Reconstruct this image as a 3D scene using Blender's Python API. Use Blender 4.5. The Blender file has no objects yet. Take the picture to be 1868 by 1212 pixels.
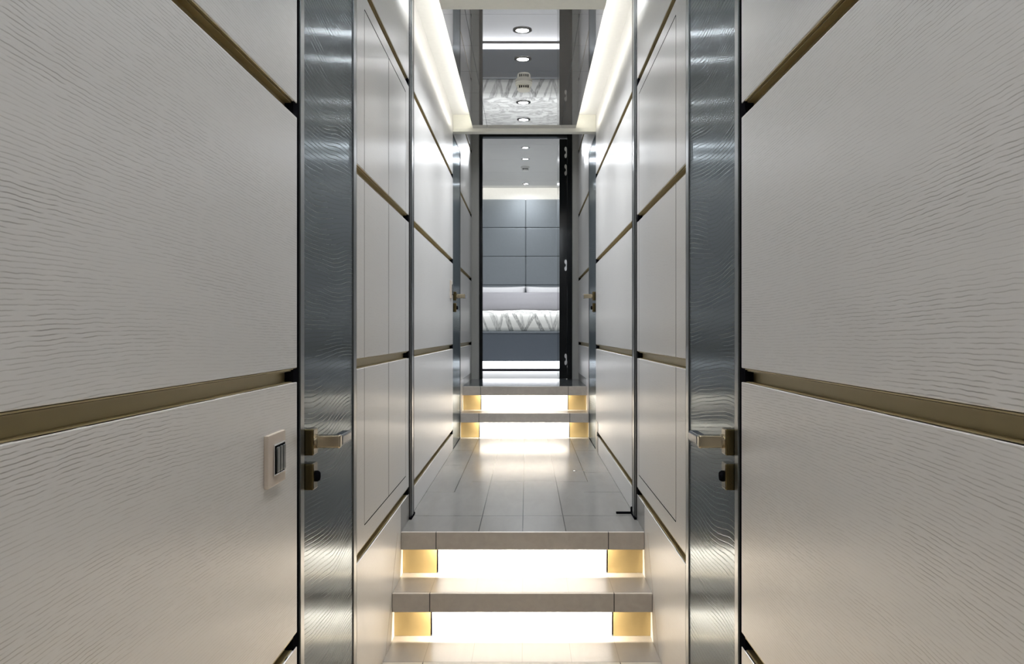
import bpy, bmesh, math, random
from mathutils import Vector, Matrix

# ------------------------------------------------------------------ camera, world, exposure
C = bpy.context.scene
COL = C.collection
EYE = 1.364                       # eye height above the lower floor
F_PX = 1650.0
XC = -0.017                       # centre line of the corridor
HW = 0.5                          # half width of the corridor

cam_d = bpy.data.cameras.new('camera'); cam = bpy.data.objects.new('camera', cam_d); COL.objects.link(cam)
cam.location = (0, 0, EYE); cam.rotation_euler = (math.pi/2, 0, 0)
cam_d.sensor_width = 36.0; cam_d.lens = F_PX/1868*36.0
cam_d.shift_x = -27/1868; cam_d.shift_y = 2/1868; cam_d.clip_start = 0.05
C.camera = cam
C.view_settings.view_transform = 'Standard'; C.view_settings.look = 'None'
C.view_settings.gamma = 1.0; C.view_settings.exposure = 0.14
C.view_settings.use_curve_mapping = False
C.cycles.max_bounces = 10; C.cycles.glossy_bounces = 6; C.cycles.diffuse_bounces = 6
C.cycles.sample_clamp_indirect = 6.0; C.cycles.use_denoising = True

world = bpy.data.worlds.new('world'); C.world = world; world.use_nodes = True
bg = world.node_tree.nodes['Background']
bg.inputs['Color'].default_value = (0.80, 0.88, 1.0, 1); bg.inputs['Strength'].default_value = 0.3

LAMP = dict(corridor=8.0, front=3.6, landing=4.5, bedroom=60.0, cove=2.0, added_front_cove=78.0, step=18.0, upper_step=15.0, bed=4.0)  # front entries drive unseen lamps added for the near walls
COOL = (0.93, 0.96, 1.0); WARM = (1.0, 0.86, 0.64); CREAM = (1.0, 0.965, 0.88)

def Z(r): return r + EYE          # heights below are measured from the eye line

# ------------------------------------------------------------------ materials
def new_mat(name):
    m = bpy.data.materials.new(name); m.use_nodes = True
    nt = m.node_tree; b = nt.nodes['Principled BSDF']
    return m, nt, b

def N(nt, t, **kw):
    n = nt.nodes.new(t)
    for k, v in kw.items(): setattr(n, k, v)
    return n

def mth(nt, op, a, b=None, c=None, clamp=False):
    n = nt.nodes.new('ShaderNodeMath'); n.operation = op; n.use_clamp = clamp
    for i, v in enumerate((a, b, c)):
        if v is None: continue
        if isinstance(v, (int, float)): n.inputs[i].default_value = v
        else: nt.links.new(v, n.inputs[i])
    return n.outputs[0]

def mixc(nt, f, a, b, mode='MIX'):
    n = nt.nodes.new('ShaderNodeMix'); n.data_type = 'RGBA'; n.blend_type = mode
    for s, v in ((n.inputs[0], f), (n.inputs[6], a), (n.inputs[7], b)):
        if isinstance(v, (int, float)): s.default_value = v
        elif isinstance(v, tuple): s.default_value = v if len(v) == 4 else (*v, 1)
        else: nt.links.new(v, s)
    return n.outputs[2]

def pos(nt):
    g = nt.nodes.new('ShaderNodeNewGeometry'); s = nt.nodes.new('ShaderNodeSeparateXYZ')
    nt.links.new(g.outputs['Position'], s.inputs[0]); return s.outputs

def vec(nt, x, y, z):
    n = nt.nodes.new('ShaderNodeCombineXYZ')
    for i, v in enumerate((x, y, z)):
        if isinstance(v, (int, float)): n.inputs[i].default_value = v
        else: nt.links.new(v, n.inputs[i])
    return n.outputs[0]

def noise(nt, v, scale=1.0, detail=2.0, rough=0.5, dist=0.0):
    n = nt.nodes.new('ShaderNodeTexNoise'); n.inputs['Scale'].default_value = scale
    n.inputs['Detail'].default_value = detail; n.inputs['Roughness'].default_value = rough
    n.inputs['Distortion'].default_value = dist
    nt.links.new(v, n.inputs['Vector']); return n.outputs['Fac']

def plain(name, col, rough=0.5, metal=0.0, spec=0.5, coat=0.0, var=0.04, vs=40.0, bump=0.0):
    m, nt, b = new_mat(name)
    g = nt.nodes.new('ShaderNodeNewGeometry')
    f = noise(nt, g.outputs['Position'], vs, 3.0)
    c2 = tuple(max(0, x*(1-var*2)) for x in col)
    nt.links.new(mixc(nt, f, col, c2), b.inputs['Base Color'])
    b.inputs['Roughness'].default_value = rough; b.inputs['Metallic'].default_value = metal
    b.inputs['Specular IOR Level'].default_value = spec; b.inputs['Coat Weight'].default_value = coat
    if bump:
        bp = N(nt, 'ShaderNodeBump'); bp.inputs['Strength'].default_value = bump; bp.inputs['Distance'].default_value = 0.002
        nt.links.new(f, bp.inputs['Height']); nt.links.new(bp.outputs[0], b.inputs['Normal'])
    return m

def glow(name, col, strength):
    m, nt, b = new_mat(name)
    b.inputs['Base Color'].default_value = (0.8, 0.8, 0.8, 1)
    b.inputs['Emission Color'].default_value = (*col, 1); b.inputs['Emission Strength'].default_value = strength
    return m

def veneer(name, col, groove, sheen, sheen_col, rough, aniso, pitch, wander, wfreq, line_w, dark, bump, seed=0.0, dash=0.55, wob=0.9, cut=0.0):
    """open-pored veneer with a horizontal grain: satin lacquer over a coloured wood"""
    m, nt, b = new_mat(name)
    nt.nodes.remove(b)
    out = [n for n in nt.nodes if n.type == 'OUTPUT_MATERIAL'][0]
    p = pos(nt)
    u = mth(nt, 'ADD', p[1], mth(nt, 'MULTIPLY', p[0], 3.3)); v = p[2]
    w1 = noise(nt, vec(nt, mth(nt, 'MULTIPLY', u, wfreq), mth(nt, 'MULTIPLY', v, wfreq*1.7), seed), 1.0, 2.0, 0.45)
    w2 = noise(nt, vec(nt, mth(nt, 'MULTIPLY', u, 22.0), mth(nt, 'MULTIPLY', v, 30.0), seed+3), 1.0, 2.0)
    vv = mth(nt, 'ADD', v, mth(nt, 'MULTIPLY', w1, wander))
    vv = mth(nt, 'ADD', vv, mth(nt, 'MULTIPLY', w2, pitch*wob))
    s = mth(nt, 'SINE', mth(nt, 'MULTIPLY', vv, 2*math.pi/pitch))
    ln = mth(nt, 'MULTIPLY', mth(nt, 'SUBTRACT', s, 1-line_w), 1/line_w, clamp=True)
    d = noise(nt, vec(nt, mth(nt, 'MULTIPLY', u, 20.0), mth(nt, 'MULTIPLY', vv, 0.75/pitch), seed+7), 1.0, 2.0, 0.6)
    d = mth(nt, 'MULTIPLY', mth(nt, 'SUBTRACT', d, dash-0.12), 5.0, clamp=True)
    band = noise(nt, vec(nt, mth(nt, 'MULTIPLY', u, 1.6), mth(nt, 'MULTIPLY', vv, 9.0), seed+11), 1.0, 2.0)
    band = mth(nt, 'MULTIPLY', mth(nt, 'SUBTRACT', band, 0.33), 3.0, clamp=True)
    ln = mth(nt, 'MULTIPLY', mth(nt, 'MULTIPLY', ln, d), mth(nt, 'ADD', mth(nt, 'MULTIPLY', band, 0.8), 0.2))
    tone = noise(nt, vec(nt, mth(nt, 'MULTIPLY', u, 2.5), mth(nt, 'MULTIPLY', v, 5.0), seed+20), 1.0, 3.0)
    base = mixc(nt, tone, tuple(x*0.95 for x in col), tuple(min(1, x*1.05) for x in col))
    base = mixc(nt, mth(nt, 'MULTIPLY', ln, dark), base, groove)
    bp = N(nt, 'ShaderNodeBump'); bp.inputs['Strength'].default_value = bump; bp.inputs['Distance'].default_value = 0.0012
    bp.invert = True
    nt.links.new(ln, bp.inputs['Height'])
    df = N(nt, 'ShaderNodeBsdfDiffuse'); nt.links.new(base, df.inputs[0]); nt.links.new(bp.outputs[0], df.inputs['Normal'])
    gl = N(nt, 'ShaderNodeBsdfAnisotropic'); gl.inputs['Color'].default_value = (*sheen_col, 1)
    gl.inputs['Roughness'].default_value = rough; gl.inputs['Anisotropy'].default_value = aniso
    t = vec(nt, 0.0, 0.0, 1.0); nt.links.new(t, gl.inputs['Tangent'])
    nt.links.new(bp.outputs[0], gl.inputs['Normal'])
    lw = N(nt, 'ShaderNodeLayerWeight'); lw.inputs[0].default_value = 0.5
    fr = mth(nt, 'ADD', mth(nt, 'MULTIPLY', mth(nt, 'POWER', lw.outputs['Facing'], 3.0), sheen), sheen*0.12, clamp=True)
    if cut: fr = mth(nt, 'MULTIPLY', fr, mth(nt, 'SUBTRACT', 1.0, mth(nt, 'MULTIPLY', ln, cut)))
    mx = N(nt, 'ShaderNodeMixShader'); nt.links.new(fr, mx.inputs[0])
    nt.links.new(df.outputs[0], mx.inputs[1]); nt.links.new(gl.outputs[0], mx.inputs[2])
    nt.links.new(mx.outputs[0], out.inputs[0])
    return m

def gloss_mix(name, col, gcol, fac, rough, lines=None):
    m, nt, b = new_mat(name); nt.nodes.remove(b)
    out = [n for n in nt.nodes if n.type == 'OUTPUT_MATERIAL'][0]
    g = nt.nodes.new('ShaderNodeNewGeometry')
    f = noise(nt, g.outputs['Position'], 3.0, 3.0)
    df = N(nt, 'ShaderNodeBsdfDiffuse'); nt.links.new(mixc(nt, f, tuple(x*0.94 for x in col), col), df.inputs[0])
    gl = N(nt, 'ShaderNodeBsdfGlossy'); gl.inputs['Color'].default_value = (*gcol, 1); gl.inputs['Roughness'].default_value = rough
    mx = N(nt, 'ShaderNodeMixShader'); mx.inputs[0].default_value = fac
    nt.links.new(df.outputs[0], mx.inputs[1]); nt.links.new(gl.outputs[0], mx.inputs[2]); nt.links.new(mx.outputs[0], out.inputs[0])
    return m

def tile_mat(name, col, grout, lines, rough, fac=0.5, gw=0.0012, seed=0.0, gmix=0.0, vr=0.3):
    """wood-look porcelain boards; lines = (axis, centre, lo, hi) joints, lo..hi along the other axis"""
    m, nt, b = new_mat(name)
    p = pos(nt)
    mask = None
    for ax, c, lo, hi in lines:
        k = 0 if ax == 'x' else 1
        d = mth(nt, 'ABSOLUTE', mth(nt, 'SUBTRACT', p[k], c))
        q = mth(nt, 'LESS_THAN', d, gw if ax == 'x' else gw*1.5)
        if lo is not None:
            q = mth(nt, 'MULTIPLY', q, mth(nt, 'GREATER_THAN', p[1-k], lo)); q = mth(nt, 'MULTIPLY', q, mth(nt, 'LESS_THAN', p[1-k], hi))
        mask = q if mask is None else mth(nt, 'MAXIMUM', mask, q)
    a = noise(nt, vec(nt, mth(nt, 'MULTIPLY', p[0], 26.0), mth(nt, 'MULTIPLY', p[1], 5.0), mth(nt, 'ADD', mth(nt, 'MULTIPLY', p[2], 26.0), seed)), 1.0, 4.0, 0.55, 0.6)
    a2 = noise(nt, vec(nt, mth(nt, 'MULTIPLY', p[0], 3.0), mth(nt, 'MULTIPLY', p[1], 3.0), mth(nt, 'ADD', p[2], seed)), 1.0, 2.0)
    base = mixc(nt, mth(nt, 'MULTIPLY', mth(nt, 'ADD', a, a2), 0.5), tuple(x*(1-vr) for x in col), tuple(min(1, x*(1+vr)) for x in col))
    if mask is not None: base = mixc(nt, mask, base, grout)
    nt.links.new(base, b.inputs['Base Color'])
    b.inputs['Roughness'].default_value = rough; b.inputs['Specular IOR Level'].default_value = fac
    if gmix:
        out = [n for n in nt.nodes if n.type == 'OUTPUT_MATERIAL'][0]
        df = N(nt, 'ShaderNodeBsdfDiffuse'); nt.links.new(base, df.inputs[0])
        gl = N(nt, 'ShaderNodeBsdfGlossy'); gl.inputs['Color'].default_value = (1, 1, 1, 1); gl.inputs['Roughness'].default_value = rough
        mx = N(nt, 'ShaderNodeMixShader'); mx.inputs[0].default_value = gmix
        nt.links.new(df.outputs[0], mx.inputs[1]); nt.links.new(gl.outputs[0], mx.inputs[2]); nt.links.new(mx.outputs[0], out.inputs[0])
    return m

M = {}
M['panel'] = veneer('pale_veneer', (0.51, 0.51, 0.51), (0.15, 0.14, 0.13), 1.0, (0.95, 0.95, 0.95), 0.40, 0.35, 0.0056, 0.13, 0.5, 0.45, 0.95, 0.12, dash=0.47)
M['panel_satin'] = veneer('pale_satin_veneer', (0.46, 0.455, 0.445), (0.24, 0.22, 0.20), 0.52, (0.95, 0.95, 0.95), 0.33, 0.4, 0.010, 0.20, 0.9, 0.4, 0.3, 0.06, 5.0)
M['door'] = veneer('dark_lacquered_veneer', (0.008, 0.012, 0.015), (0.13, 0.145, 0.145), 0.42, (0.84, 0.92, 0.97), 0.21, 0.60, 0.0115, 0.22, 0.95, 0.32, 0.8, 0.11, 9.0, 0.28, 0.3, 0.5)
M['skirt'] = plain('grey_skirting', (0.22, 0.215, 0.20), 0.3, 0.3)
M['brass'] = plain('brushed_brass', (0.36, 0.295, 0.155), 0.42, 0.7)
M['bronze'] = plain('aged_bronze', (0.13, 0.10, 0.045), 0.25, 1.0)
M['bronze_light'] = plain('polished_bronze', (0.40, 0.34, 0.24), 0.2, 1.0)
M['black'] = plain('black_gap', (0.004, 0.004, 0.005), 1.0, spec=0.0, var=0)
M['gloss_black'] = plain('black_lacquer', (0.002, 0.003, 0.004), 0.10, spec=0.25, var=0)
M['steel'] = plain('brushed_steel', (0.13, 0.14, 0.14), 0.3, 0.8)
M['dark_steel'] = plain('dark_steel', (0.06, 0.06, 0.06), 0.35, 0.8)
M['chrome'] = plain('chrome', (0.8, 0.8, 0.82), 0.12, 1.0, var=0)
M['cream'] = plain('cream_paint', (0.86, 0.85, 0.76), 0.45)
M['white'] = plain('white_paint', (0.82, 0.82, 0.80), 0.5)
M['mirror'] = gloss_mix('smoked_mirror', (0.30, 0.29, 0.275), (0.92, 0.92, 0.93), 0.60, 0.015)
M['plain_ceiling'] = gloss_mix('dark_ceiling_lacquer', (0.10, 0.10, 0.095), (0.7, 0.7, 0.7), 0.3, 0.1)
M['bed_ceiling'] = gloss_mix('pale_ceiling_lacquer', (0.78, 0.78, 0.77), (0.8, 0.8, 0.8), 0.12, 0.2)
M['return'] = plain('grey_return', (0.40, 0.40, 0.38), 0.4)
M['taupe'] = plain('taupe_plastic', (0.40, 0.345, 0.295), 0.4)
M['navy'] = plain('dark_reflection_grip', (0.01, 0.015, 0.025), 0.25, 0.0)  # dark reflection on the lever grip put into its base colour
M['tan_tile'] = plain('golden_tan_tile', (0.46, 0.35, 0.17), 0.40, 0.45)  # golden tan base for the end pieces beside the white riser
M['riser_white'] = plain('white_riser', (0.50, 0.51, 0.56), 0.35)
M['fabric_blue'] = plain('blue_grey_leather', (0.105, 0.125, 0.15), 0.5, bump=0.1)
M['fabric_head'] = plain('blue_grey_fabric', (0.20, 0.225, 0.245), 0.7, bump=0.2)
M['white_cloth'] = plain('white_cotton', (0.82, 0.82, 0.84), 0.8, bump=0.2)
M['grey_cloth'] = plain('grey_satin', (0.40, 0.39, 0.42), 0.5)
M['carpet'] = plain('pale_carpet', (0.50, 0.50, 0.50), 0.35)
M['led'] = glow('led_diffuser', (1.0, 0.97, 0.92), 6.0)
M['led_cool'] = glow('cool_led_diffuser', (0.93, 0.95, 1.0), 6.0)
M['led_cream'] = glow('cream_led_diffuser', (1.0, 0.95, 0.84), 5.0)
M['lens'] = glow('downlight_lens', (1.0, 1.0, 1.0), 110.0)
GROUT = (0.12, 0.11, 0.10)
cx = (XC-0.3555, XC-0.1815, XC+0.0, XC+0.1785, XC+0.352)
fl = [('x', cx[1], 3.6, 4.98), ('x', cx[2], 3.6, 9.0), ('x', cx[3], 3.6, 4.98), ('x', cx[0], 4.65, 7.1), ('x', cx[4], 4.98, 7.1),
      ('x', cx[1], 4.98, 9), ('x', cx[3], 4.98, 9),
      ('y', 4.05, None, None), ('y', 4.65, -0.6, cx[0]), ('y', 4.98, -0.30, cx[4]), ('y', 4.65, cx[4]-.04, .6), ('y', 5.6, -0.6, cx[0]), ('y', 5.3, cx[4], .6),
      ('y', 6.3, -0.6, cx[0]), ('y', 6.3, cx[4], .6)]
M['tile'] = tile_mat('wood_look_tile', (0.185, 0.18, 0.17), (0.03, 0.03, 0.03), fl, 0.15, 0.5, 0.0018, 0.0, 0.26, 0.22)
M['tile_step'] = tile_mat('wood_look_step_tile', (0.20, 0.185, 0.17), GROUT, [('x', c, None, None) for c in cx], 0.3, 0.5)
M['nosing'] = tile_mat('wood_look_nosing', (0.38, 0.345, 0.305), (0.02, 0.02, 0.02), [('x', cx[0], None, None), ('x', cx[4], None, None)], 0.35, 0.4, 0.0018)
M['tile_dark'] = tile_mat('dark_platform_tile', (0.05, 0.058, 0.062), (0.45, 0.45, 0.43), [('x', c, None, None) for c in cx[1:4]] + [('y', 7.9, None, None)], 0.10, 0.5)

# duvet: white cotton with grey brushed strokes on the hanging front, soft marbling on top
def duvet_mat():
    m, nt, b = new_mat('brush_stroke_duvet')
    p = pos(nt)
    x = p[0]; z = mth(nt, 'SUBTRACT', p[2], Z(0.02))
    n1 = noise(nt, vec(nt, mth(nt, 'MULTIPLY', x, 90), mth(nt, 'MULTIPLY', z, 20), 0.0), 1.0, 3.0, 0.7)
    acc = None
    def px(a): return (a-961)/F_PX*10.1
    for x0, x1, w, st in ((876, 890, .012, .8), (897, 913, .012, .7), (893, 908, .016, .6), (918, 910, .016, .7), (921, 933, .026, .9), (935, 955, .022, .9), (949, 957, .014, .6),
                          (978, 957, .018, .9), (972, 990, .024, .95), (968, 960, .01, .5), (991, 1006, .012, .8), (1020, 1008, .02, .7), (903, 912, .01, .5), (1003, 1010, .008, .5)):
        k = (px(x0)-px(x1))/0.22
        d = mth(nt, 'ABSOLUTE', mth(nt, 'SUBTRACT', mth(nt, 'SUBTRACT', x, px(x1)), mth(nt, 'MULTIPLY', z, k)))
        q = mth(nt, 'MULTIPLY', mth(nt, 'LESS_THAN', d, w), st)
        acc = q if acc is None else mth(nt, 'MAXIMUM', acc, q)
    acc = mth(nt, 'MULTIPLY', acc, mth(nt, 'MULTIPLY', mth(nt, 'SUBTRACT', n1, 0.25), 2.2, clamp=True))
    acc = mth(nt, 'MULTIPLY', acc, mth(nt, 'LESS_THAN', z, 0.20))
    top = noise(nt, vec(nt, mth(nt, 'MULTIPLY', x, 3.0), mth(nt, 'MULTIPLY', p[1], 9.0), 0.0), 1.0, 5.0, 0.6, 1.5)
    top = mth(nt, 'SUBTRACT', 1.0, mth(nt, 'MULTIPLY', mth(nt, 'ABSOLUTE', mth(nt, 'SUBTRACT', top, 0.5)), 14.0), clamp=True)
    top = mth(nt, 'MULTIPLY', top, mth(nt, 'GREATER_THAN', z, 0.20))
    f = mth(nt, 'MAXIMUM', acc, mth(nt, 'MULTIPLY', top, 0.6))
    nt.links.new(mixc(nt, f, (0.84, 0.84, 0.80), (0.05, 0.055, 0.055)), b.inputs['Base Color'])
    b.inputs['Roughness'].default_value = 0.75
    return m
M['duvet'] = duvet_mat()

# ------------------------------------------------------------------ mesh helpers
def add_box(bm, x0, x1, y0, y1, z0, z1):
    if x0 > x1: x0, x1 = x1, x0
    if y0 > y1: y0, y1 = y1, y0
    v = [bm.verts.new(p) for p in ((x0,y0,z0),(x1,y0,z0),(x1,y1,z0),(x0,y1,z0),(x0,y0,z1),(x1,y0,z1),(x1,y1,z1),(x0,y1,z1))]
    for f in ((0,3,2,1),(4,5,6,7),(0,1,5,4),(1,2,6,5),(2,3,7,6),(3,0,4,7)): bm.faces.new([v[i] for i in f])

def add_prism_y(bm, prof, y0, y1):
    a = [bm.verts.new((x, y0, z)) for x, z in prof]; b = [bm.verts.new((x, y1, z)) for x, z in prof]
    n = len(prof)
    bm.faces.new(a); bm.faces.new(b[::-1])
    for i in range(n): bm.faces.new((a[i], b[i], b[(i+1) % n], a[(i+1) % n]))

def add_lathe(bm, prof, seg=40, axis='z', at=(0,0,0)):
    rings = []
    for r, h in prof:
        if r < 1e-6:
            p = {'z': (0,0,h), 'x': (h,0,0), 'y': (0,h,0)}[axis]
            rings.append([bm.verts.new(Vector(p)+Vector(at))]); continue
        ring = []
        for i in range(seg):
            a = 2*math.pi*i/seg; c, s = r*math.cos(a), r*math.sin(a)
            p = {'z': (c,s,h), 'x': (h,c,s), 'y': (s,h,c)}[axis]
            ring.append(bm.verts.new(Vector(p)+Vector(at)))
        rings.append(ring)
    for a, b in zip(rings, rings[1:]):
        for i in range(seg):
            j = (i+1) % seg
            if len(a) == 1 and len(b) == 1: continue
            if len(a) == 1: bm.faces.new((a[0], b[j], b[i]))
            elif len(b) == 1: bm.faces.new((a[i], a[j], b[0]))
            else: bm.faces.new((a[i], a[j], b[j], b[i]))

def obj(name, bm, mat, parent=None, bevel=0.0, smooth=False, seg=2, origin=None):
    me = bpy.data.meshes.new(name)
    bmesh.ops.recalc_face_normals(bm, faces=bm.faces)
    base = parent.matrix_world.translation.copy() if parent is not None else Vector((0,0,0))
    o = bpy.data.objects.new(name, me); COL.objects.link(o)
    org = Vector(origin) if origin is not None else (base if parent is not None else Vector((0,0,0)))
    bmesh.ops.translate(bm, verts=bm.verts, vec=-org)
    bm.to_mesh(me); bm.free()
    if isinstance(mat, (list, tuple)):
        for q in mat: me.materials.append(q)
    else: me.materials.append(mat)
    if smooth:
        for p in me.polygons: p.use_smooth = True
    o.location = org - base if parent is not None else org
    if parent is not None: o.parent = parent
    o.matrix_world = Matrix.Translation(org)
    if bevel:
        b = o.modifiers.new('bevel', 'BEVEL'); b.width = bevel; b.segments = seg; b.limit_method = 'ANGLE'; b.angle_limit = math.radians(40)
    return o

def boxo(name, x0, x1, y0, y1, z0, z1, mat, parent=None, bevel=0.0, **kw):
    bm = bmesh.new(); add_box(bm, x0, x1, y0, y1, z0, z1); return obj(name, bm, mat, parent, bevel, **kw)

def empty(name, loc=(0,0,0)):
    o = bpy.data.objects.new(name, None); COL.objects.link(o); o.location = loc; o.empty_display_size = 0.1
    o.matrix_world = Matrix.Translation(Vector(loc)); return o

def tag(o, label=None, cat=None, group=None, kind=None):
    if label: o['label'] = label
    if cat: o['category'] = cat
    if group: o['group'] = group
    if kind: o['kind'] = kind
    return o

def area(name, loc, size, power, col, rot=(0,0,0), shape='RECTANGLE', size_y=None, spread=180, parent=None):
    d = bpy.data.lights.new(name, 'AREA'); d.shape = shape; d.size = size
    if size_y: d.size_y = size_y
    d.energy = power; d.color = col; d.spread = math.radians(spread)
    o = bpy.data.objects.new(name, d); COL.objects.link(o); o.rotation_euler = rot
    o.location = Vector(loc) - (parent.matrix_world.translation if parent is not None else Vector((0,0,0)))
    if parent is not None: o.parent = parent
    return o

# ------------------------------------------------------------------ walls
P1, P2 = -0.818, -0.43            # landing and upper platform, from the eye line
TOPS = (1.707, 1.112, 0.517, -0.078, -0.673)
GAP = 0.032

def groove(y0, y1, zt, s, parent, cap=None):
    """brass channel set between two panel rows"""
    xw = XC + s*HW; d = 0.020; bm = bmesh.new()
    e = 0.0008
    def X(k): return xw + s*k
    add_box(bm, X(d), X(d+0.004), y0, y1, Z(zt-GAP), Z(zt))            # back
    add_box(bm, X(0.001), X(d), y0, y1, Z(zt-0.003), Z(zt-e))           # upper leaf
    add_box(bm, X(0.006), X(d), y0, y1, Z(zt-0.0065), Z(zt-0.0045))     # second lip
    add_box(bm, X(0.004), X(d), y0, y1, Z(zt-GAP+e), Z(zt-GAP+0.002))   # lower leaf
    g = obj('brass_channel', bm, M['brass'], parent)
    if cap is not None:
        boxo('end_cap', X(0.0005), X(d+0.002), cap[0], cap[1], Z(zt-GAP+0.001), Z(zt-0.001), M['black'], g)

def bay(y0, y1, zlo, zhi, s, parent, mat, cap=None):
    xw = XC + s*HW
    edges = [zhi] + [t for t in TOPS if zlo + 0.05 < t < zhi - 0.02] + [zlo]
    z_top = zhi
    for t in edges[1:]:
        zb = t
        if zb - 0 != z_top:
            boxo('wall_panel', xw, xw+s*0.024, y0, y1, Z(zb), Z(z_top), mat, parent, 0.0015)
        if t != zlo:
            groove(y0, y1, t, s, parent, cap)
            z_top = t - GAP

for s, side in ((-1, 'left'), (1, 'right')):
    xw = XC + s*HW
    W = tag(empty('wall_'+side, (xw, 0, 0)), kind='structure')
    boxo('wall_core', xw+s*0.026, xw+s*0.09, -1.6, 8.45, 0.0, Z(1.95), M['black'], W)
    bay(-1.6, 2.035, -1.364, 1.53, s, W, M['panel'], (2.005, 2.035))
    bay(2.752, 3.962, -1.364, 1.53, s, W, M['panel_satin'], (3.93, 3.962))
    bay(4.085, 6.325, P1+0.001, 1.53, s, W, M['panel_satin'], (6.29, 6.325))
    bay(7.06, 8.45, P2+0.06, 1.93, s, W, M['panel_satin'], (8.42, 8.45))
    # skirting pieces
    boxo('wall_panel', xw, xw+s*0.024, 7.06, 7.37, Z(P1), Z(P2+0.0595), M['panel_satin'], W, 0.001)
    boxo('skirting', xw-s*0.0008, xw+s*0.02, 3.716, 3.962, Z(P1), Z(-0.706), M['skirt'], W)
    boxo('skirting', xw, xw+s*0.02, 7.36, 8.45, Z(P2), Z(P2+0.058), M['skirt'], W, 0.001)
    boxo('wall_panel', xw, xw+s*0.02, 6.45, 7.36, Z(P1), Z(P1+0.002), M['black'], W)
    # wall strip over the far side door
    boxo('wall_panel', xw, xw+s*0.024, 6.335, 7.055, Z(1.405), Z(1.93), M['panel_satin'], W, 0.001)
    # fine joints of the concealed hatch in the second bay
    ya, yb, ym = (2.88, 3.86, 3.385) if s < 0 else (2.93, 3.89, 2.935)
    bm = bmesh.new(); q = 0.0015
    def J(y0, y1, z0, z1): add_box(bm, xw-s*0.0004, xw+s*0.004, y0, y1, Z(z0), Z(z1))
    for (z0, z1) in ((-0.611, -0.1105), (-0.0775, 0.4845), (0.5175, 1.03)):
        J(ya-q, ya+q*0.2, z0, z1); J(yb-q*.6, yb+q*.2, z0, z1)
        if s < 0: J(ym-q*1.5, ym+q*1.5, z0, z1)
        else: J(ya-q*2, ya+q, z0, z1)
    J(ya, yb, -0.613, -0.6095); J(ya, yb, 1.0285, 1.032)
    obj('panel_joint', bm, M['black'], W)
    # slanting joint beside the steps
    bm = bmesh.new()
    add_prism_y(bm, [(0,0),(1,0),(1,1),(0,1)], 0, 1); bm.free()
    bm = bmesh.new()
    v = [bm.verts.new(p) for p in ((xw-s*0.0004, 3.62, Z(-0.80)), (xw-s*0.0004, 3.625, Z(-0.80)), (xw-s*0.0004, 3.165, Z(-1.364)), (xw-s*0.0004, 3.16, Z(-1.364)))]
    bm.faces.new(v)
    ret = bmesh.ops.extrude_face_region(bm, geom=list(bm.faces)); bmesh.ops.translate(bm, verts=[g for g in ret['geom'] if isinstance(g, bmesh.types.BMVert)], vec=(s*0.003, 0, 0))
    obj('stair_joint', bm, M['taupe'], W)

# slim upright posts where the landing begins
for i, s in enumerate((-1, 1)):
    xw = XC + s*HW; T = tag(empty('trim_%d' % (i+1), (xw, 4.02, Z(P1))), kind='structure')
    for k, (a, b, mt, pr) in enumerate(((3.964, 3.995, 'dark_steel', 0.006), (3.995, 4.05, 'steel', 0.010), (4.05, 4.083, 'black', 0.008))):
        boxo(('post_edge', 'post_face', 'post_gap')[k], xw-s*pr, xw+s*0.02, a, b, Z(P1), Z(1.53), M[mt], T, 0.0015)
    boxo('post_foot', xw-s*0.012, xw+s*0.0, 3.96, 4.09, Z(P1), Z(P1)+0.010, M['black'], T)

# ------------------------------------------------------------------ doors in the side walls
def make_handle(y, zc, s, parent):
    """lever on a square rose with a key rose under it; door face at the wall plane"""
    xw = XC + s*HW - s*(-0.004)
    r = boxo('rose', xw, xw-s*0.024, y-0.022, y+0.022, Z(zc-0.031), Z(zc+0.031), M['bronze'], parent, 0.003)
    bm = bmesh.new(); add_lathe(bm, [(0,0),(0.017,0),(0.017,0.006),(0,0.006)], 28, 'x', (0,0,0))
    if s > 0: bmesh.ops.scale(bm, verts=bm.verts, vec=(-1,1,1))
    bmesh.ops.translate(bm, verts=bm.verts, vec=(xw-s*0.024, y, Z(zc)))
    obj('collar', bm, M['bronze_light'], r, smooth=False)
    ld = boxo('lever_neck', xw-s*0.026, xw-s*0.084, y-0.013, y+0.013, Z(zc-0.015), Z(zc+0.015), M['bronze_light'], parent, 0.004, seg=3)
    boxo('lever_grip', xw-s*0.0845, xw-s*0.060, y+0.0135, y+0.125, Z(zc-0.013), Z(zc+0.013), M['navy'], ld, 0.005, seg=3)
    k = boxo('key_rose', xw, xw-s*0.024, y-0.022, y+0.022, Z(zc-0.112), Z(zc-0.05), M['bronze'], parent, 0.003)
    bm = bmesh.new(); add_lathe(bm, [(0,0),(0.013,0),(0.013,0.004),(0.010,0.009),(0,0.010)], 28, 'x', (0,0,0))
    if s > 0: bmesh.ops.scale(bm, verts=bm.verts, vec=(-1,1,1))
    bmesh.ops.translate(bm, verts=bm.verts, vec=(xw-s*0.024, y+0.002, Z(zc-0.082)))
    obj('thumb_turn', bm, M['black'], k, smooth=False)

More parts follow.
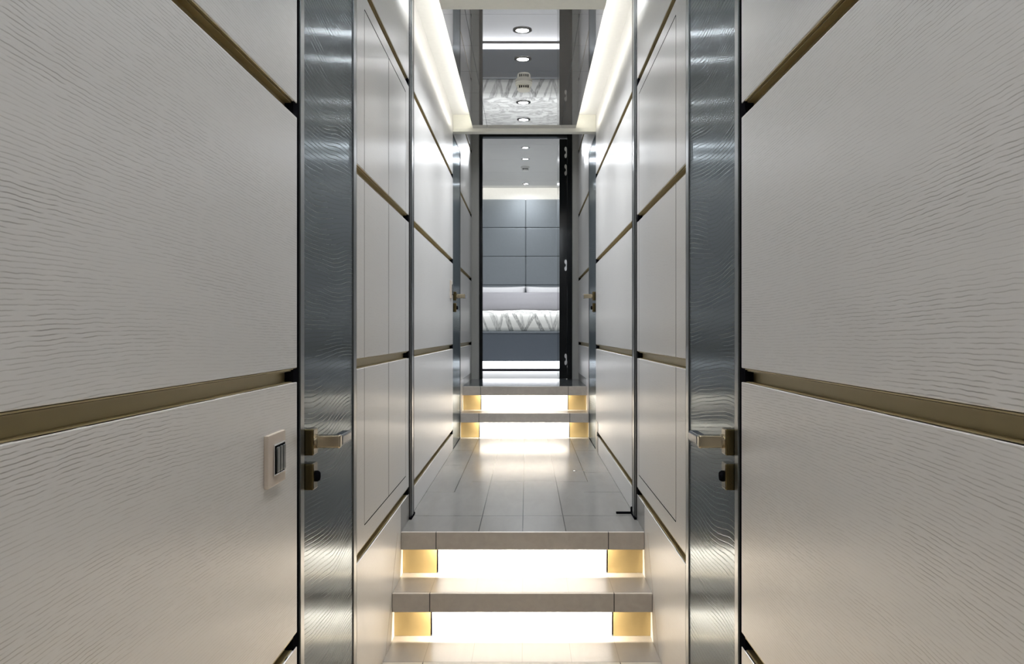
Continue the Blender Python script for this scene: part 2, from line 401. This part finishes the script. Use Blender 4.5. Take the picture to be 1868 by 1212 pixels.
def side_door(n, s, y0, y1, zlo, zhi, hy, hz, trimw):
    xw = XC + s*HW
    D = tag(empty('door_%d' % n, (xw, y0, Z(zlo))), kind='structure')
    boxo('shadow_gap', xw+s*0.004, xw+s*0.025, y0-trimw-0.030 if n < 3 else y0-0.022, y0-trimw if n < 3 else y0-0.004, Z(zlo), Z(zhi), M['black'], D)
    if n < 3:
        boxo('frame', xw, xw+s*0.025, y0-trimw, y0-0.003, Z(zlo), Z(zhi), M['steel'], D, 0.0015)
    boxo('frame', xw, xw+s*0.025, y1+0.004, y1+(0.048 if n < 3 else 0.012), Z(zlo), Z(zhi), M['steel'], D, 0.0015)
    boxo('door_leaf', xw+s*0.004, xw+s*0.025, y0, y1, Z(zlo+0.003), Z(zhi-0.002), M['door'], D, 0.001)
    make_handle(hy, hz, s, D)
    return D
for i, s in enumerate((-1, 1)):
    side_door(1+i, s, 2.106, 2.700, -1.364, 1.53, 2.130, -0.255, 0.038)
    side_door(3+i, s, 6.352, 7.040, P1, 1.405, 6.415, 0.262, 0.0)

# ------------------------------------------------------------------ floor, steps
M['tile_low'] = tile_mat('lower_floor_tile', (0.66, 0.54, 0.38), GROUT, [('x', c, None, None) for c in cx], 0.35, 0.5)
boxo('floor', -0.60, 0.60, -1.6, 3.30, -0.08, 0.0, M['tile_low'])
F = tag(bpy.data.objects['floor'], kind='structure')
L = tag(empty('floor_landing', (XC, 3.8, Z(P1))), kind='structure')
boxo('tiles', XC-HW, XC+HW, 3.7305, 7.085, Z(P1)-0.017, Z(P1), M['tile'], L)
boxo('subfloor', XC-HW, XC+HW, 3.80, 7.085, Z(P1)-0.08, Z(P1)-0.0175, M['return'], L)
U = tag(empty('floor_platform', (XC, 7.5, Z(P2))), kind='structure')
boxo('tiles', XC-HW, XC+HW, 7.3085, 8.53, Z(P2)-0.017, Z(P2), M['tile_dark'], U)
boxo('subfloor', XC-HW, XC+HW, 7.38, 8.53, Z(P2)-0.08, Z(P2)-0.0175, M['return'], U)
NF = 0.072
def staircase(name, label, steps, lower, power):
    """steps = [(front y, top z)] from the bottom one up"""
    S = tag(empty(name, (XC, steps[0][0], Z(lower))), label, 'staircase')
    zl = lower
    for i, (y, zt) in enumerate(steps):
        last = i == len(steps)-1
        yn = y + 0.0195 if last else steps[i+1][0] + 0.057
        x0, x1 = XC-HW+0.0005, XC+HW-0.0005
        bm = bmesh.new()
        if last: st = tag(empty('tread', (XC, y, Z(zt)))); st.parent = S; st.location = st.location - S.location; st.matrix_world = Matrix.Translation((XC, y, Z(zt)))
        else:
            add_box(bm, x0, x1, y+0.0185, yn, Z(zt)-0.018, Z(zt))
            st = obj('tread', bm, M['tile_step'], S)
        boxo('nosing', x0, x1, y, y+0.018, Z(zt)-NF, Z(zt), M['nosing'], st, 0.002)
        zr = Z(zt)-0.0185
        boxo('riser', cx[0]+0.003, cx[4]-0.003, y+0.057, y+0.069, Z(zl)+0.0005, zr, M['riser_white'], st)
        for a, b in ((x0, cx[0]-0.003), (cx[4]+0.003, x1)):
            boxo('riser_end', a, b, y+0.057, y+0.069, Z(zl)+0.0005, zr, M['tan_tile'], st)
        boxo('riser_core', x0, x1, y+0.070, y+0.085, Z(zl)+0.0005, zr, M['black'], st)
        xa, xb = cx[0]+0.012, cx[4]-0.035
        led = boxo('led_strip', xa, xb, y+0.024, y+0.034, Z(zt)-0.028, Z(zt)-0.019, M['led'], st)
        area('step_lamp', ((xa+xb)/2, y+0.029, Z(zt)-0.0295), xb-xa, power, WARM, rot=(math.radians(12), 0, 0), size_y=0.008, parent=led)
        zl = zt
    return S
staircase('lower_staircase', 'nearer flight of taupe tiled steps with glowing white risers at the bottom of the corridor',
          [(3.23, -1.182), (3.47, -1.0), (3.712, P1)], -1.364, LAMP['step'])
staircase('upper_staircase', 'farther flight of two lit steps leading up to the bedroom doorway',
          [(7.03, -0.624), (7.29, P2)], P1, LAMP['upper_step'])

# floor hatch ring and door stop on the landing
h = tag(empty('hatch_latch', (0.30, 5.36, Z(P1))), 'small chrome latch set in the right side of the landing floor', 'latch')
bm = bmesh.new(); add_lathe(bm, [(0,0),(0.011,0),(0.011,0.002),(0.007,0.003),(0,0.003)], 24, 'z', (0.285, 5.36, Z(P1)))
obj('latch_button', bm, M['chrome'], h, smooth=False)
boxo('latch_plate', 0.305, 0.345, 5.353, 5.366, Z(P1), Z(P1)+0.002, M['chrome'], h, 0.0008)
d = tag(empty('door_stop', (0.44, 4.10, Z(P1))), 'black L-shaped floor bracket at the foot of the right hand post', 'bracket')
boxo('bracket_arm', 0.405, XC+HW-0.012, 4.090, 4.108, Z(P1), Z(P1)+0.008, M['black'], d, 0.001)
boxo('bracket_upright', XC+HW-0.012, XC+HW-0.001, 4.088, 4.110, Z(P1), Z(P1)+0.03, M['black'], d, 0.001)
k = tag(empty('kick_plate', (XC+HW, 6.2, Z(P1))), 'slim upright metal guard at the floor beside the far right door', 'guard')
bm = bmesh.new(); xk = XC+HW-0.003
pts = [(6.12, P1), (6.32, P1), (6.32, -0.605), (6.16, -0.605), (6.14, -0.608), (6.127, -0.617), (6.12, -0.63)]
a = [bm.verts.new((xk, y, Z(z))) for y, z in pts]; b = [bm.verts.new((xk+0.0025, y, Z(z))) for y, z in pts]
bm.faces.new(a); bm.faces.new(b[::-1])
for i in range(len(pts)): bm.faces.new((a[i], b[i], b[(i+1) % len(pts)], a[(i+1) % len(pts)]))
obj('guard_plate', bm, M['steel'], k)
boxo('guard_clip', xk-0.003, xk, 6.14, 6.155, Z(-0.70), Z(-0.672), M['black'], k)

# ------------------------------------------------------------------ ceiling
CZ = 1.432
CE = tag(empty('ceiling', (XC, 5.0, Z(CZ))), kind='structure')
ys = [3.99, 4.06, 4.502, 4.947, 5.392, 5.837, 6.282, 6.33]
ql = (XC-0.360, XC-0.257, XC+0.255, XC+0.360)
for a, b in zip(ys, ys[1:]):
    for c, e in zip(ql, ql[1:]):
        boxo('mirror_panel', c+0.001, e-0.001, a+0.001, b-0.001, Z(CZ), Z(CZ)+0.012, M['mirror'], CE)
boxo('panel_backing', ql[0]+.001, ql[3]-.001, 3.99, 6.33, Z(CZ)+0.0125, Z(CZ)+0.022, M['steel'], CE)
boxo('ceiling_border', ql[0], ql[3], 3.87, 3.989, Z(CZ)-0.004, Z(CZ)+0.022, M['cream'], CE, 0.001)
boxo('front_ceiling', ql[0], ql[3], -1.6, 3.86, Z(CZ)+0.03, Z(CZ)+0.06, M['plain_ceiling'], CE)
boxo('cove_ceiling', XC-HW-.02, XC+HW+.02, -1.6, 6.36, Z(1.53), Z(1.56), M['white'], CE)
boxo('cove_fascia', XC-HW, XC+HW, 6.332, 6.36, Z(CZ)+0.004, Z(1.53), M['cream'], CE)
boxo('cross_beam', XC-HW, XC+HW, 6.322, 6.40, Z(1.408), Z(CZ)+0.003, M['cream'], CE, 0.002)
boxo('platform_ceiling', XC-HW-.02, XC+HW+.02, 6.36, 8.53, Z(1.93), Z(1.97), M['cream'], CE)
boxo('beam_back', XC-HW, XC+HW, 6.361, 6.375, Z(CZ)+0.004, Z(1.93), M['cream'], CE)
for s in (-1, 1):
    e = XC + s*0.335
    st = boxo('cove_strip', e, e+s*0.010, 3.90, 6.30, Z(CZ)+0.0225, Z(CZ)+0.030, M['led_cream'], CE)
    area('cove_lamp', (e+s*0.014, 5.1, Z(CZ)+0.031), 0.012, LAMP['cove'], CREAM, rot=(0, -s*math.radians(110), 0), size_y=2.38, parent=CE)

for s in (-1, 1):  # unseen cove strips and lamps, added to brighten the near walls
    e = XC + s*0.335
    boxo('cove_strip', e, e+s*0.010, -1.5, 3.80, Z(CZ)+0.0605, Z(CZ)+0.068, M['led_cool'], CE)
    area('cove_lamp', (e+s*0.014, 1.15, Z(CZ)+0.069), 0.012, LAMP['added_front_cove'], (0.86, 0.93, 1.0), rot=(0, -s*math.radians(90), 0), size_y=5.2, parent=CE)

def downlight(x, y, zc, label, power, group, r=0.030, col=COOL, spread=140):
    D = tag(empty('downlight', (x, y, zc)), label, 'light', group)
    bm = bmesh.new(); add_lathe(bm, [(r, -0.001), (r*1.45, -0.001), (r*1.5, -0.003), (r*1.05, -0.005), (r, -0.003), (r, -0.001)], 40, 'z', (x, y, zc))
    obj('trim_ring', bm, M['dark_steel'], D, smooth=False)
    bm = bmesh.new(); add_lathe(bm, [(0, -0.002), (r, -0.002), (r, -0.001), (0, -0.001)], 40, 'z', (x, y, zc))
    obj('lens', bm, M['lens'], D)
    area('lamp', (x, y, zc-0.006), r*1.8, power, col, shape='DISK', spread=spread, parent=D)
    return D
g = 'recessed downlights in the mirrored ceiling'
for y, w in ((4.27, 'nearest downlight in the mirrored corridor ceiling'), (4.72, 'second nearest downlight in the mirrored ceiling, before the smoke detector'),
             (5.61, 'mirrored ceiling downlight just beyond the smoke detector'), (6.06, 'farthest downlight of the mirrored ceiling, next to the cream cross beam')):
    downlight(-0.021, y, Z(CZ), w, LAMP['corridor'], g)
g2 = 'unseen downlights added to light the near walls'  # fittings added out of view to light the near walls
for y, w in ((-0.6, 'unseen downlight added over the lower corridor behind the viewer'), (0.3, 'unseen downlight added over the lower corridor just ahead of the viewer'), (1.2, 'unseen downlight added over the lower corridor between the near walls'), (2.1, 'unseen downlight added over the lower corridor between the dark doors'), (3.0, 'unseen downlight added over the foot of the nearer steps')):
    downlight(-0.021, y, Z(CZ)+0.03, w, LAMP['front'], g2, spread=85, col=(1.0, 0.95, 0.88))
downlight(-0.005, 7.6, Z(1.93), 'downlight above the upper platform before the doorway', LAMP['landing'], None)

def detector(x, y, zc, label, r, mat):
    D = tag(empty('smoke_detector', (x, y, zc)), label, 'smoke detector', 'smoke detectors')
    bm = bmesh.new(); add_lathe(bm, [(0, 0), (r, 0), (r, -0.016), (r*0.96, -0.018), (0, -0.018)], 40, 'z', (x, y, zc)); obj('base', bm, mat, D, smooth=False)
    bm = bmesh.new(); add_lathe(bm, [(r*0.8, -0.0185), (r*0.8, -0.040), (r*0.7, -0.050), (r*0.3, -0.054), (0, -0.054)], 40, 'z', (x, y, zc)); obj('sensor_head', bm, mat, D, smooth=False)
    bm = bmesh.new()
    for a in (-0.5, -0.25, 0.0, 0.25, 0.5):
        add_box(bm, x+a*r-0.003, x+a*r+0.003, y-r*0.82, y-r*0.6, zc-0.038, zc-0.026)
    obj('vent_slots', bm, M['black'], D)
    return D
detector(-0.017, 5.165, Z(CZ), 'round pale smoke detector in the middle of the mirrored ceiling', 0.048, M['cream'])

# ------------------------------------------------------------------ far end wall and bedroom doorway
E = tag(empty('wall_end', (XC, 8.46, Z(P2))), kind='structure')
YE = 8.455
boxo('wall_return', XC-HW-.02, -0.445, YE, YE+0.07, Z(P2), Z(1.93), M['return'], E)
boxo('wall_return', 0.4245, XC+HW+.02, YE, YE+0.07, Z(P2), Z(1.93), M['return'], E)
boxo('wall_header', -0.445, 0.4245, YE, YE+0.07, Z(1.868), Z(1.93), M['return'], E)
D5 = tag(empty('door_5', (0.0, YE, Z(P2))), kind='structure')
boxo('frame', -0.444, -0.413, YE-0.008, YE+0.08, Z(P2), Z(1.866), M['gloss_black'], D5, 0.001)
boxo('frame', 0.3785, 0.423, YE-0.008, YE+0.08, Z(P2), Z(1.866), M['gloss_black'], D5, 0.001)
boxo('frame', -0.413, 0.386, YE-0.008, YE+0.08, Z(1.835), Z(1.866), M['gloss_black'], D5, 0.001)
leaf = boxo('door_leaf', 0.306, 0.378, YE+0.03, YE+0.045+0.62, Z(P2+0.004), Z(1.822), M['gloss_black'], D5, 0.001)
for yy in (278, 310, 484, 656):
    zc = (608-yy)/F_PX*8.47
    bm = bmesh.new()
    for dz in (0.032, -0.032):
        n = 24; vs = []
        for i in range(n):
            a = 2*math.pi*i/n
            vs.append((0.364+0.011*math.cos(a), Z(zc+dz)+0.021*math.sin(a)))
        add_prism_y(bm, vs, YE+0.022, YE+0.0295)
    add_box(bm, 0.366, 0.375, YE+0.024, YE+0.0295, Z(zc-0.03), Z(zc+0.03))
    obj('hinge', bm, M['chrome'], D5)

# bedroom shell
B = tag(empty('wall_bedroom', (0, 12.25, Z(P2))), kind='structure')
boxo('back_wall', -2.0, 2.0, 12.27, 12.35, Z(P2), Z(2.05), M['white'], B)
boxo('side_wall', -2.0, -1.93, 8.53, 12.27, Z(P2), Z(2.05), M['panel'], B)
boxo('side_wall', 1.93, 2.0, 8.53, 12.27, Z(P2), Z(2.05), M['panel'], B)
boxo('near_wall', -2.0, XC-HW-.02, 8.46, 8.53, Z(P2), Z(2.05), M['panel'], B)
boxo('near_wall', XC+HW+.02, 2.0, 8.46, 8.53, Z(P2), Z(2.05), M['panel'], B)
FB = tag(boxo('floor_bedroom', -2.0, 2.0, 8.531, 12.27, Z(P2)-0.05, Z(P2), M['carpet']), kind='structure')
CB = tag(empty('ceiling_bedroom', (0, 10.5, Z(1.95))), kind='structure')
bm = bmesh.new()
yy = [8.531, 9.35, 10.15, 10.95, 11.55, 11.95]
for a, b in zip(yy, yy[1:]): add_box(bm, -2.0, 2.0, a+0.002, b-0.002, Z(1.95), Z(1.97))
obj('ceiling_panels', bm, M['bed_ceiling'], CB)
boxo('ceiling_backing', -2.0, 2.0, 8.531, 12.3, Z(1.971), Z(2.0), M['white'], CB)
area('bed_cove_lamp', (0, 12.0, Z(1.965)), 2.6, 3.0, CREAM, rot=(math.radians(60), 0, 0), size_y=0.01, parent=CB)
for x, y, w in ((-0.015, 9.5, 'nearer downlight in the bedroom ceiling'), (-0.015, 10.12, 'bedroom ceiling downlight just before the smoke detector'), (-0.012, 11.8, 'added bedroom downlight standing in for a reflected light above the headboard')):  # the third downlight is added in place of a reflected light
    downlight(x, y, Z(1.95), w, LAMP['bedroom']/3*(0.25 if y > 11 else 1.2), 'bedroom ceiling downlights', spread=170)
detector(-0.017, 10.6, Z(1.95), 'white smoke detector on the bedroom ceiling', 0.052, M['white'])

# ------------------------------------------------------------------ bed
HB = tag(empty('headboard', (0, 12.2, Z(P2))), 'tall blue-grey upholstered headboard of square padded panels', 'headboard')
boxo('backing_board', -1.52, 1.52, 12.215, 12.268, Z(P2), Z(1.797), M['fabric_blue'], HB)
for r in range(5):
    for c in range(4):
        x0 = -0.015 + (c-2)*0.76; z1 = 1.797 - r*0.385
        if z1-0.385 < -0.3: continue
        boxo('padded_panel', x0+0.0015, x0+0.7585, 12.13, 12.215, Z(z1-0.3835), Z(z1), M['fabric_head'], HB, 0.014, seg=4)
BD = tag(empty('bed', (0, 11.1, Z(P2))), 'wide bed with a blue-grey leather base floating over a white light', 'bed')
boxo('bed_base', -1.0, 1.0, 10.10, 12.12, Z(-0.315), Z(0.015), M['fabric_blue'], BD, 0.012, seg=3)
boxo('base_piping', -1.0, 1.0, 10.094, 10.106, Z(0.000), Z(0.018), M['fabric_head'], BD, 0.004)
boxo('plinth', -0.9, 0.9, 10.20, 12.0, Z(-0.402), Z(-0.316), M['white'], BD)
boxo('plinth_shadow_strip', -0.9, 0.9, 10.196, 12.0, Z(P2), Z(-0.4025), M['black'], BD)  # black strip standing in for the shadow gap under the plinth
led = boxo('led_strip', -0.95, 0.95, 10.135, 10.150, Z(-0.325), Z(-0.316), M['led_cool'], BD)
area('bed_lamp', (0, 10.142, Z(-0.328)), 1.9, LAMP['bed'], (0.95, 0.95, 1.0), rot=(math.radians(20), 0, 0), size_y=0.012, parent=BD)
bm = bmesh.new(); add_box(bm, -0.96, 0.96, 10.14, 12.1, Z(0.018), Z(0.16)); obj('mattress', bm, M['white_cloth'], BD, 0.03, seg=3)

random.seed(4)
bm = bmesh.new(); nx, ny = 60, 60
DX0, DX1, DY0, DY1 = -0.99, 0.99, 10.115, 11.75
def dz(x, y): return 0.012*math.sin(7*x+2*y)*math.sin(5*y+x) + 0.006*math.sin(19*x+3)*math.cos(13*y)
prof = [(DY0+0.002, 0.022), (DY0-0.004, 0.07), (DY0-0.004, 0.13), (DY0, 0.18), (DY0+0.014, 0.215), (DY0+0.045, 0.243), (DY0+0.09, 0.255)]
rows = []
for y, z in prof: rows.append([(DX0+(DX1-DX0)*i/nx, y + 0.005*math.sin(23*(i/nx))*(z > 0.05), z + (dz(DX0+(DX1-DX0)*i/nx, y)*0.5 if z > 0.2 else 0)) for i in range(nx+1)])
for j in range(1, ny+1):
    y = DY0+0.09 + (DY1-DY0-0.09)*j/ny
    rows.append([(DX0+(DX1-DX0)*i/nx, y, 0.255 + dz(DX0+(DX1-DX0)*i/nx, y)*0.6) for i in range(nx+1)])
vr = [[bm.verts.new((x, y, Z(z))) for x, y, z in r] for r in rows]
for a, b in zip(vr, vr[1:]):
    for i in range(nx): bm.faces.new((a[i], a[i+1], b[i+1], b[i]))
du = obj('duvet', bm, M['duvet'], smooth=True, origin=(0, 11, Z(0.02)))
sm = du.modifiers.new('thickness', 'SOLIDIFY'); sm.thickness = 0.02; sm.offset = -1
tag(du, 'white duvet with grey brush-stroke pattern hanging over the front of the bed', 'duvet')

def pillow(name, xc, yc, zc, w, h, t, mat, label, cat, group=None, lean=12, pinch=0.38):
    bm = bmesh.new(); n = 28; g = []
    for side in (1, -1):
        gg = []
        for i in range(n+1):
            row = []
            for j in range(n+1):
                u, v = 2*i/n-1, 2*j/n-1
                th = (max(0, 1-abs(u)**3.0)*max(0, 1-abs(v)**3.0))**pinch
                ux = u*(1-0.03*(1-v*v)); vx = v*(1-0.06*(1-u*u))
                row.append(bm.verts.new((ux*w/2, side*th*t/2, vx*h/2)))
            gg.append(row)
        g.append(gg)
    for gg in g:
        for i in range(n):
            for j in range(n): bm.faces.new((gg[i][j], gg[i+1][j], gg[i+1][j+1], gg[i][j+1]))
    bmesh.ops.remove_doubles(bm, verts=bm.verts, dist=1e-5)
    bmesh.ops.rotate(bm, verts=bm.verts, cent=(0,0,0), matrix=Matrix.Rotation(math.radians(-lean), 3, 'X'))
    bmesh.ops.translate(bm, verts=bm.verts, vec=(xc, yc, Z(zc)))
    o = obj(name, bm, mat, smooth=True, origin=(xc, yc, Z(zc-h/2)))
    return tag(o, label, cat, group)
pillow('pillow', -0.418, 12.0, 0.435, 0.80, 0.38, 0.15, M['white_cloth'], 'white pillow against the headboard on the left half of the bed', 'pillow', 'white pillows')
pillow('pillow', 0.385, 12.0, 0.435, 0.80, 0.38, 0.15, M['white_cloth'], 'white pillow against the headboard on the right half of the bed', 'pillow', 'white pillows')
pillow('cushion', 0.0, 11.80, 0.405, 1.70, 0.27, 0.16, M['grey_cloth'], 'long mauve-grey cushion in front of the white pillows', 'cushion', pinch=0.35)

# ------------------------------------------------------------------ switches
def switch(s, y0, y1, z0, z1, label):
    xw = XC + s*HW
    S = tag(empty('light_switch', (xw, (y0+y1)/2, Z(z0))), label, 'light switch', 'wall switches')
    boxo('plate', xw, xw-s*0.009, y0, y1, Z(z0), Z(z1), M['taupe'], S, 0.0015)
    w = y1-y0; h = z1-z0
    a, b, c, e = y0+w*0.27, y1-w*0.12, z0+h*0.20, z1-h*0.20
    fr = boxo('rocker_frame', xw-s*0.009, xw-s*0.0125, a, b, Z(c), Z(e), M['chrome'], S, 0.001)
    boxo('frame_inset', xw-s*0.0125, xw-s*0.0130, a+0.003, b-0.003, Z(c+0.003), Z(e-0.003), M['black'], fr)
    n = 3; ww = (b-a-0.010)/n
    for i in range(n):
        boxo('rocker', xw-s*0.0131, xw-s*0.0165, a+0.005+i*ww+0.003, a+0.005+(i+1)*ww-0.004, Z(c+0.006), Z(e-0.006), M['steel'], S, 0.0015)
    return S
switch(-1, 1.777, 1.905, -0.308, -0.203, 'taupe wall switch with three chrome rockers on the near left wall')
switch(-1, 6.08, 6.19, 0.235, 0.355, 'small pale wall switch beside the far left door handle')
